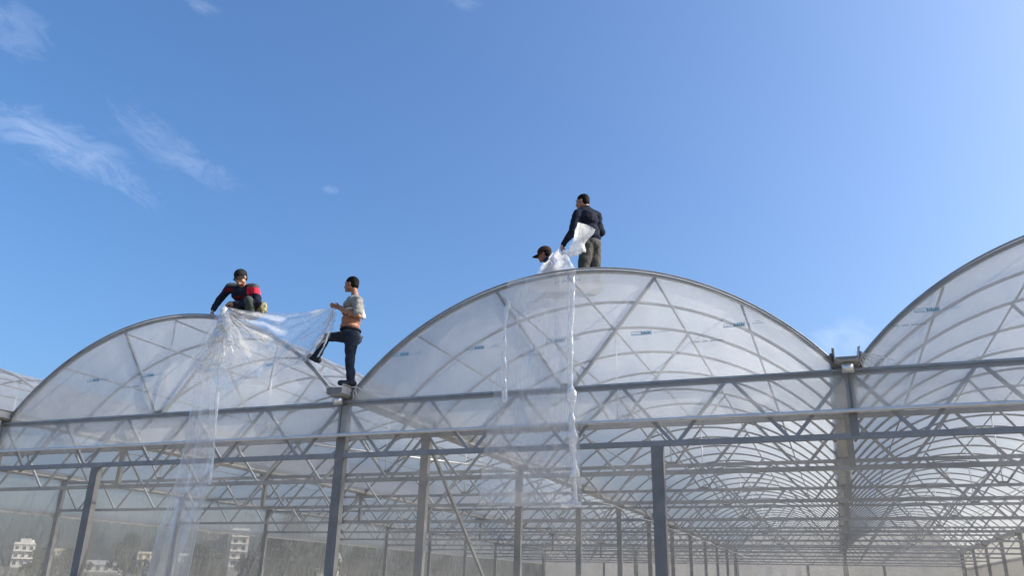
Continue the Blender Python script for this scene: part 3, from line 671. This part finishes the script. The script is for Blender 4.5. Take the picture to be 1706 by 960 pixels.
# ============ man crouching behind the crown
def person_d():
    b = MB(); Y = 1.10
    hc = T(907, 424.5, Y); face = Vector((-1, -.05, -.22)); R = head_frame(face)
    neck1 = T(914, 437, Y); shL, shR = T(915, 447, Y-.18), T(916, 446, Y+.18)
    chest = T(919, 456, Y)
    zr = 5.66
    pel = Vector((chest.x+.16, Y, zr+.20))
    elL = chest+Vector((.02, -.24, -.24)); wrL = elL+Vector((-.20, -.02, -.06)); elR = chest+Vector((-.02, .24, -.24)); wrR = elR+Vector((-.20, -.04, -.06))
    hipL, hipR = pel+Vector((0, -.1, 0)), pel+Vector((0, .1, 0)); kneeL = pel+Vector((-.36, -.12, .10)); kneeR = pel+Vector((-.36, .14, .10)); ankL = Vector((pel.x-.10, Y-.12, zr+.08)); ankR = Vector((pel.x-.10, Y+.14, zr+.08))
    add_head(b, hc, R, 1.04); capsule(b, hc+Vector((.03, 0, -.05)), neck1, .052, .065)
    for p, r in ((chest, (.13, .17, .15)), ((chest+pel)/2, (.13, .16, .16)), (pel, (.14, .16, .11))): ellipsoid(b, p, r)
    for s_, e_, w_ in ((shL, elL, wrL), (shR, elR, wrR)): capsule(b, chest+Vector((0, 0, .04)), s_, .08, .065); capsule(b, s_, e_, .055, .042); capsule(b, e_, w_, .042, .03); add_hand(b, w_, Vector((-1, 0, -.2)), Vector((0, 0, -1)), .5, 1)
    for h_, k_, a_ in ((hipL, kneeL, ankL), (hipR, kneeR, ankR)): capsule(b, h_, k_, .09, .06); capsule(b, k_, a_, .058, .042)
    body = link('person', fuse(b, 'person', [M['skin_dark']], .009, 4))
    tag(body, 'worker in a brown peaked cap crouching low behind the white film on the centre arch', 'person')
    face_parts(hc, R, body, 1.04); add_hair(hc, R, body, M['hair'], -.025, 1.03); add_cap(hc, R, body, M['brown'], 1.12, .085, -.012)
    s = MB(); ellipsoid(s, chest, (.15, .19, .16)); ellipsoid(s, (chest+pel)/2, (.15, .175, .17)); capsule(s, hc+Vector((.05, 0, -.09)), neck1, .07, .08)
    for s_, e_, w_ in ((shL, elL, wrL), (shR, elR, wrR)): capsule(s, chest+Vector((0, 0, .04)), s_, .10, .083); capsule(s, s_, e_, .08, .064); capsule(s, e_, w_, .06, .045)
    link('jacket', fuse(s, 'jacket', [surf('navy_jacket', (.02, .03, .09), .8, 0, .3, 14, .4, 60)], .011, 4, .012, 10.), body)
    t = MB(); ellipsoid(t, pel, (.155, .17, .12))
    for h_, k_, a_ in ((hipL, kneeL, ankL), (hipR, kneeR, ankR)): capsule(t, h_, k_, .106, .08); capsule(t, k_, a_, .078, .066)
    link('trousers', fuse(t, 'trousers', [M['jean']], .012, 4, .014, 10.), body)
handB = person_b(); handA = person_a(); handC = person_c(); person_d()

# ------------------------------------------------------------------ loose film
def lerp_poly(pts, t):
    """pts: list of (t, px, py, Y)"""
    for a, b in zip(pts[:-1], pts[1:]):
        if t <= b[0] or b is pts[-1]:
            k = (t-a[0])/(b[0]-a[0]); k = min(max(k, 0), 1)
            return T(a[1]+(b[1]-a[1])*k, a[2]+(b[2]-a[2])*k, a[3]+(b[3]-a[3])*k)
def ruled(left, right, nu, nv, fold, mt, name, parent=None, edge=None):
    """sheet between two hanging edges; fold(u, v) gives the pleat depth"""
    b = MB()
    def fn(u, v):
        p = lerp_poly(left, v).lerp(lerp_poly(right, v), u); d = fold(u, v); return p+Vector((0, -1, 0))*d[0]+Vector((1, 0, 0))*d[1]
    b.grid(fn, nu, nv); return link(name, b.mesh(name, mt, True), parent)
nz = lambda x, y, z=0: noise.noise(Vector((x, y, z)))
Y1 = -.22
# A: fan below the first hand, falling to a long tail on the left
def crumple(u, v, amp, f, seed=0.):
    return amp*ridge((u*1.0, v*1.0, seed), f)
tail = ruled([(0, 371, 509, Y1), (.06, 357, 535, Y1), (.14, 340, 573, Y1), (.21, 322, 606, Y1-.03), (.27, 326, 640, Y1), (.42, 312, 720, Y1), (.6, 294, 800, Y1-.02), (.8, 262, 905, Y1-.05), (1, 232, 1010, Y1-.08)],
             [(0, 375, 508, Y1), (.06, 386, 535, Y1), (.14, 392, 573, Y1), (.21, 384, 606, Y1), (.27, 369, 640, Y1), (.42, 360, 720, Y1), (.6, 351, 800, Y1), (.64, 345, 815, Y1-.02), (.8, 325, 905, Y1-.05), (1, 300, 1010, Y1-.08)],
             110, 260, lambda u, v: (min(1, v*9)*((.030*math.sin(u*15+3*nz(v*3, 1)+1)+.008*math.sin(u*31+5*nz(v*4, 4)))*(1.4 if v < .25 else .8)+.05*nz(u*2.2, v*7)+crumple(u*.6, v*2.0, .010 if v > .3 else .028, 4, 2)), .02*nz(u*3, v*12, 7)*min(1, v*6)), M['tail'], 'film_sheet')
tag(tail, 'long clear film sheet bunched in the squatting man\'s hand, trailing over the left bay', 'plastic film')
# swag between the two men
nu, nv = 210, 100
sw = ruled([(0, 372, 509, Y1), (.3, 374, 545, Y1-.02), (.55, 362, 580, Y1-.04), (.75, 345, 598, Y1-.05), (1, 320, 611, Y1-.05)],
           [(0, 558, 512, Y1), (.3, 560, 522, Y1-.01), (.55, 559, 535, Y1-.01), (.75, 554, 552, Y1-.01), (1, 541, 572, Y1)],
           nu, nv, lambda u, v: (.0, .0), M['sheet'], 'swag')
me = sw.data
for j in range(nv+1):
    for i in range(nu+1):
        u, v = i/nu, j/nv; p = me.vertices[j*(nu+1)+i].co
        bell = math.sin(math.pi*u)**.8
        sag = .12*bell*(1-v)+(.46*math.sin(math.pi*min(1, u*1.02))**.8)*v+(.10*math.exp(-((u-.30)/.14)**2)+.05*math.sin(u*21+2))*v**2*min(1, u*8, (1-u)*8)
        p.z -= sag
        amp = min(1, u*7)*min(1, (1-u)*7)
        # folds fan out from both hands
        aL = math.atan2(v*1.1, u+.03); aR = math.atan2(v*1.1, 1.03-u)
        fan = math.exp(-u*2.2)*math.sin(aL*21+3*nz(u*4, 2))+math.exp(-(1-u)*2.2)*math.sin(aR*19+3*nz(u*4, 6))
        p.y -= amp*(.042*fan+.05*nz(u*4, v*3, 3)+.028*ridge((u*1.9, v*.9, 1), 2.2))+.02*(1-amp)*math.sin(v*34)
        p.z += amp*.012*nz(u*14, v*8, 5)
me.update()
sw.parent = tail
def ribbon(poly, wd, mt, name, parent, n=90, twist=3.0, seed=1.):
    b = MB()
    def fn(u, v):
        c = lerp_poly(poly, v); wv = wd*(.55+.45*abs(math.sin(v*7+seed))+.5*nz(v*9, seed))*min(1, (v+.02)*12, (1.04-v)*14)
        a = (u-.5)*5.2+nz(v*twist, seed, 3)*2.2
        return c+Vector((math.sin(a)*wv, -math.cos(a)*wv*.8-.01, 0))+Vector((.010*nz(v*14, u*3, seed)+.012*nz(v*5, seed), .012*nz(v*18, u*4, seed), 0))
    b.grid(fn, 14, n); return link(name, b.mesh(name, mt, True), parent)
ribbon([(0, 375, 512, Y1-.02), (.12, 372, 560, Y1-.05), (.3, 366, 620, Y1-.05), (.5, 361, 690, Y1-.04), (.75, 356, 755, Y1-.04), (1, 350, 808, Y1-.04)], .026, M['fold'], 'pleat', tail, 150, 3, 1.3)
for k, (x1_, y1_, w_, sd_) in enumerate(((364, 572, .085, 1.9), (384, 578, .060, 8.2), (350, 580, .060, 0.7), (338, 602, .046, 5.1), (326, 596, .026, 9.3), (354, 608, .040, 6.4), (372, 598, .034, 4.9), (388, 590, .028, 2.2), (404, 585, .020, 2.1), (418, 604, .014, 7.7), (440, 572, .014, 4.4))):
    ribbon([(0, 374, 511, Y1-.03), (.22, 374+(x1_-374)*.12, 511+(y1_-511)*.24, Y1-.06), (.5, 374+(x1_-374)*.36, 511+(y1_-511)*.53, Y1-.08), (.78, 374+(x1_-374)*.68, 511+(y1_-511)*.82, Y1-.09), (1, x1_, y1_, Y1-.08)], w_, M['fold'], 'pleat', tail, 70, 4, sd_)
ribbon([(0, 320, 604, Y1-.08), (.4, 345, 612, Y1-.10), (.7, 366, 606, Y1-.10), (1, 386, 604, Y1-.08)], .014, M['fold'], 'pleat', tail, 60, 3, 3.1)
ribbon([(0, 447, 652, Y1-.04), (.5, 455, 612, Y1-.06), (1, 463, 578, Y1-.07)], .012, M['fold'], 'pleat', tail, 40, 3, 8.1)
for x1_, y1_, w_, sd_ in ((512, 592, .016, 3.7), (530, 596, .014, 1.1), (492, 606, .012, 6.6), (500, 566, .010, 8.8)):
    ribbon([(0, 557, 515, Y1-.03), (.3, 557+(x1_-557)*.18, 515+(y1_-515)*.33, Y1-.06), (.65, 557+(x1_-557)*.54, 515+(y1_-515)*.72, Y1-.08), (1, x1_, y1_, Y1-.08)], w_, M['fold'], 'pleat', tail, 60, 3, sd_)

# B: strip laid over the crown of the centre arch and hanging to below the truss
Yb = -.20
hang = ruled([(0, 846, 468, -.10), (.08, 843, 500, -.13), (.25, 838, 570, -.15), (.45, 826, 650, -.16), (.65, 812, 700, Yb), (1, 797, 843, Yb-.02)],
             [(0, 960, 449, -.10), (.08, 960, 480, -.13), (.25, 957, 560, -.15), (.45, 957, 640, -.16), (.65, 963, 710, Yb), (1, 970, 847, Yb-.02)],
             100, 240, lambda u, v: (.018*math.sin(u*15+4*nz(v*3, 9))*min(1, v*4)+.03*nz(u*3, v*6, 2)*min(1, v*5)+crumple(u*.8, v*2, .010, 3, 8), .015*nz(u*2, v*10, 5)*min(1, v*4)), M['tail'], 'film_strip')
tag(hang, 'clear film strip draped over the centre arch and hanging straight down past the pale tube', 'plastic film')
ribbon([(0, 848, 500, -.17), (.25, 842, 540, -.19), (.5, 840, 590, -.19), (.8, 842, 640, -.20), (1, 841, 672, -.20)], .036, M['fold'], 'pleat', hang, 110, 2, 4.2)
ribbon([(0, 956, 462, -.15), (.12, 953, 500, -.19), (.3, 950, 560, -.21), (.45, 950, 620, -.21), (.6, 952, 680, -.23), (.8, 954, 750, -.25), (1, 960, 846, -.26)], .040, M['fold'], 'pleat', hang, 220, 3, 2.6)
ribbon([(0, 952, 640, -.22), (.3, 953, 700, -.27), (.6, 956, 745, -.28), (1, 958, 800, -.26)], .055, M['fold'], 'pleat', hang, 150, 5, 7.6)
hb = MB(); hb.grid(lambda u, v: T(936+33*u, 838+9*v-1.5*u, Yb-.05)+Vector((0, -.02*math.sin(v*3.14), .01*nz(u*6, v*3))), 16, 6); link('pleat', hb.mesh('pleat', M['fold'], True), hang)
# C: white heap of film over the crown with the bundle held under the arm
b = MB()
def heap(u, v):
    base = T(893+68*u, 458-6*u-1.5*math.sin(u*3.1), -.06); px_ = 921+24*u; py_ = 421-4*math.sin(u*3.1)+6*max(0, u-.6)+3*math.sin(u*13)
    pk = T(px_, py_, .30+.45*u)
    p = base.lerp(pk, v); a = math.sin(math.pi*v)
    return p+Vector((.04*nz(u*4, v*4, 1)*a, -.05*a*ridge((u, v, 0), 2.1), .03*nz(u*5, v*5, 9)*a))
b.grid(heap, 70, 50)
def heap_back(u, v):
    pk = heap(u, 1); ft = pk+Vector((0, .35, 0)); ft.z = 5.68; return pk.lerp(ft, v)+Vector((0, 0, 0))
b.grid(heap_back, 70, 10)
hp = link('film_heap', b.mesh('film_heap', M['white'], True)); tag(hp, 'crumpled white film heaped on the centre arch in front of the capped man', 'plastic film')
b = MB()
cen = [(0, 937, 419, .62), (.15, 946, 424, .60), (.32, 957, 424, .60), (.46, 963, 415, .60), (.62, 965, 403, .60), (.8, 971, 389, .60), (1, 977, 377, .60)]
def bun(u, v):
    c = lerp_poly(cen, v); r = .05+.055*math.sin(min(1, v*1.5+.1)*math.pi*.6)-.022*math.exp(-((v-.62)/.12)**2)+.022*max(0, v-.7)/.3
    if v < .03: r *= v/.03
    a = u*2*math.pi; rr = r*(1+.13*ridge((math.cos(a)*.6, math.sin(a)*.6, v*1.2), 1.8)+.16*nz(math.cos(a)*1.3, math.sin(a)*1.3, v*5))
    return c+Vector((math.cos(a)*rr*1.05, math.sin(a)*rr*.6, math.cos(a)*rr*(-.55 if v > .45 else .5-2.4*max(0, v-.2))))
b.grid(bun, 60, 90)
bo = link('film_bundle', b.mesh('film_bundle', M['white'], True)); tag(bo, 'thick white bundle of folded film held against the standing man\'s back', 'plastic film')

# ------------------------------------------------------------------ beyond the greenhouse
def house(px, py, D_, wd, dp, hz, yaw, wall, label, cat='house', storeys=3, bays=4, tank=True, pitched=False):
    c = far(px, py, D_); h = empty(('house' if cat == 'house' else 'shed'), (c.x, c.y, c.z)); h.rotation_euler.z = yaw; tag(h, label, cat)
    f_ = MB(); f_.box((-wd/2+.02, -dp/2+.02, -c.z-.5), (wd/2-.02, dp/2-.02, -.002)); link('foundation', f_.mesh('foundation', M['greywall']), h)
    b = MB(); b.box((-wd/2, -dp/2, 0), (wd/2, dp/2, hz)); link('wall', b.mesh('wall', wall), h)
    b = MB()
    if pitched:
        b.add([(-wd/2-.4, -dp/2-.4, hz-.1), (wd/2+.4, -dp/2-.4, hz-.1), (wd/2+.4, dp/2+.4, hz-.1), (-wd/2-.4, dp/2+.4, hz-.1), (-wd/2-.4, 0, hz+1.3), (wd/2+.4, 0, hz+1.3)], [(0, 1, 5, 4), (2, 3, 4, 5), (0, 4, 3), (1, 2, 5), (0, 3, 2, 1)])
    else:
        b.box((-wd/2-.3, -dp/2-.3, hz+.003), (wd/2+.3, dp/2+.3, hz+.25)); b.box((-wd/2+.1, -dp/2+.1, hz+.253), (wd/2-.1, -dp/2+.3, hz+.9)); b.box((-wd/2+.1, dp/2-.3, hz+.253), (wd/2-.1, dp/2-.1, hz+.9))
    rf = link('roof', b.mesh('roof', M['roofgrey'] if pitched else wall), h)
    if tank:
        b = MB(); b.box((-wd/4, -dp/4, hz+.26), (wd/4, dp/4, hz+2.3)); b.tube([(wd/3.2, 0, hz+.26), (wd/3.2, 0, hz+1.9)], .6, 14); link('stair_tower', b.mesh('stair_tower', wall), rf)
    fw = MB(); wv = wd/bays*.5; fw.box((-wv/2, -.06, -.7), (wv/2, .0, .7)); fme = fw.mesh('window', M['plaster'])
    gw = MB(); gw.box((-wv/2+.08, -.085, -.62), (-.03, -.063, .62)); gw.box((.03, -.085, -.62), (wv/2-.08, -.063, .62)); gme = gw.mesh('pane', M['glass'])
    for st in range(storeys):
        for k in range(bays):
            for sd_, (ox, oy, rz, span) in enumerate(((0, -dp/2, 0, wd), (wd/2, 0, math.pi/2, dp))):
                x = (k+.5)/bays*span-span/2; z = (st+.55)*hz/storeys
                wn = link('window', fme, h, (ox+(x if rz == 0 else 0), oy+(x if rz else 0), z)); wn.rotation_euler.z = rz; link('pane', gme, wn)
        b = MB(); b.box((-wd/2-.05, -dp/2-.9, (st+.08)*hz/storeys), (wd/2+.05, -dp/2-.003, (st+.08)*hz/storeys+.15))
        if st: link('balcony', b.mesh('balcony', wall), h)
    return h
house(34, 946, 380, 7.2, 6, 8.2, rad(50), M['plaster'], 'pale three storey house with a rooftop tower, farthest left on the hillside', storeys=3, bays=3)
house(165, 954, 300, 12, 7, 2.2, rad(38), M['plaster'], 'long low white shed right of the left gable post', 'shed', storeys=1, bays=5, tank=False, pitched=True)
house(238, 944, 350, 5, 4.5, 4.2, rad(45), M['cream_wall'], 'small cream house left of the trailing clear film', storeys=2, bays=2, tank=False)
house(98, 926, 420, 6, 5, 1.8, rad(45), M['cream_wall'], 'tiny cream farm building on the hillside between two left posts', storeys=1, bays=3, tank=False)
house(303, 952, 340, 3.6, 4, 5.2, rad(40), M['plaster'], 'narrow white house just right of the trailing clear film', storeys=2, bays=1, tank=False)
house(394, 946, 350, 6.4, 6, 13.5, rad(40), M['plaster'], 'tall bright white block behind the dark trees', storeys=5, bays=2, tank=False)
house(352, 948, 356, 9, 6, 12.5, rad(40), M['greywall'], 'tall dull grey block joined to the left of the white one', storeys=5, bays=3, tank=False)
house(530, 962, 120, 4.5, 9, 1.9, rad(38), M['plaster'], 'low white shed left of the tall facade column', 'shed', storeys=1, bays=3, tank=False, pitched=True)
house(1303, 975, 110, 5.0, 5, 2.3, rad(12), M['cream_wall'], 'low cream building beyond the far end wall', storeys=1, bays=3, tank=False)

def tree_meshes(seed, H, Wd, lm):
    r = random.Random(seed); tb = MB(); tb.tube([(0, 0, 0), (.1, .05, H*.3), (0, .1, H*.6)], [.22, .16, .09], 8)
    cl = []
    for i in range(7):
        a = r.random()*6.28; p = Vector((0, 0, H*(.3+.04*i))); q = Vector((math.cos(a)*Wd*.33, math.sin(a)*Wd*.33, H*(.5+.06*i))); tb.tube([p, (p+q)/2+Vector((0, 0, .2)), q], [.09, .06, .03], 6)
    for i in range(26):
        a = r.random()*6.28; t = r.random(); zz = H*(.35+.6*t); rd = Wd*.5*math.sin(math.pi*min(1, .22+t*.75))*r.uniform(.3, 1); cl.append((Vector((math.cos(a)*rd, math.sin(a)*rd, zz)), r.uniform(.5, 1.1)*Wd*.16))
    lb = MB()
    for c, cr in cl:
        for _ in range(130):
            d = Vector((r.gauss(0, 1), r.gauss(0, 1), r.gauss(0, .8))).normalized()*cr*r.uniform(.5, 1.12); p = c+d; s_ = r.uniform(.10, .2)
            n = Vector((r.gauss(0, 1), r.gauss(0, 1), r.gauss(0, 1))).normalized(); a = n.orthogonal().normalized()*s_; e = n.cross(a)*.6
            lb.add([p-a, p+e, p+a, p-e], [(0, 1, 2, 3)])
    return tb.mesh('trunk', M['bark']), lb.mesh('crown', lm)
TV = [tree_meshes(1, 6.5, 5.5, M['leaf']), tree_meshes(2, 5.6, 6.2, M['leaf2']), tree_meshes(5, 7.5, 5.0, M['leaf2'])]
trees = [(66, 95, .60, 'low tree right of the pale three storey house, behind the left net wall'),
         (112, 90, .66, 'low tree between the first inner column and the left gable post'),
         (210, 100, .78, 'tree right of the long low shed, left of the small cream house'),
         (268, 88, .6, 'tree half hidden behind the trailing clear film'),
         (326, 60, .60, 'dark tree right of the trailing film, left of the tall white building'),
         (350, 70, .50, 'small dark tree against the left edge of the tall white building'),
         (410, 62, .44, 'dark tree in front of the tall white building\'s right corner'),
         (446, 66, .76, 'tall dark tree behind the second inner column of the left row'),
         (484, 60, .80, 'tallest dark tree, between the left inner column and the low white shed'),
         (512, 70, .78, 'tree standing behind the low white shed'),
         (606, 78, .80, 'broad tree just right of the tall facade column'),
         (668, 84, .84, 'tree between the tall facade column and the braced column'),
         (745, 88, .66, 'tree just right of the braced column, behind the diagonal brace'),
         (815, 92, .78, 'tree between the diagonal brace and the hanging film strip'),
         (905, 96, .82, 'low tree seen below the hanging clear film strip'),
         (990, 100, .85, 'low tree between the third and fourth columns of the middle row'),
         (1500, 96, 1.05, 'leftmost dark tree beyond the far end wall under the right bay'),
         (1545, 92, 1.18, 'largest dark tree beyond the far end wall under the right bay'),
         (1592, 99, 1.08, 'dark tree beyond the far end wall, nearest the right row of columns')]
for i, (px, dd, sc, lab) in enumerate(trees):
    c = far(px, 950, dd); tm, cm = TV[i % 3]; t = empty('tree', (c.x, c.y, 0)); t.rotation_euler.z = i*1.7; t.scale = (sc, sc, sc)
    tag(t, lab, 'tree', 'trees beyond the greenhouse')
    link('trunk', tm, t); link('crown', cm, t)
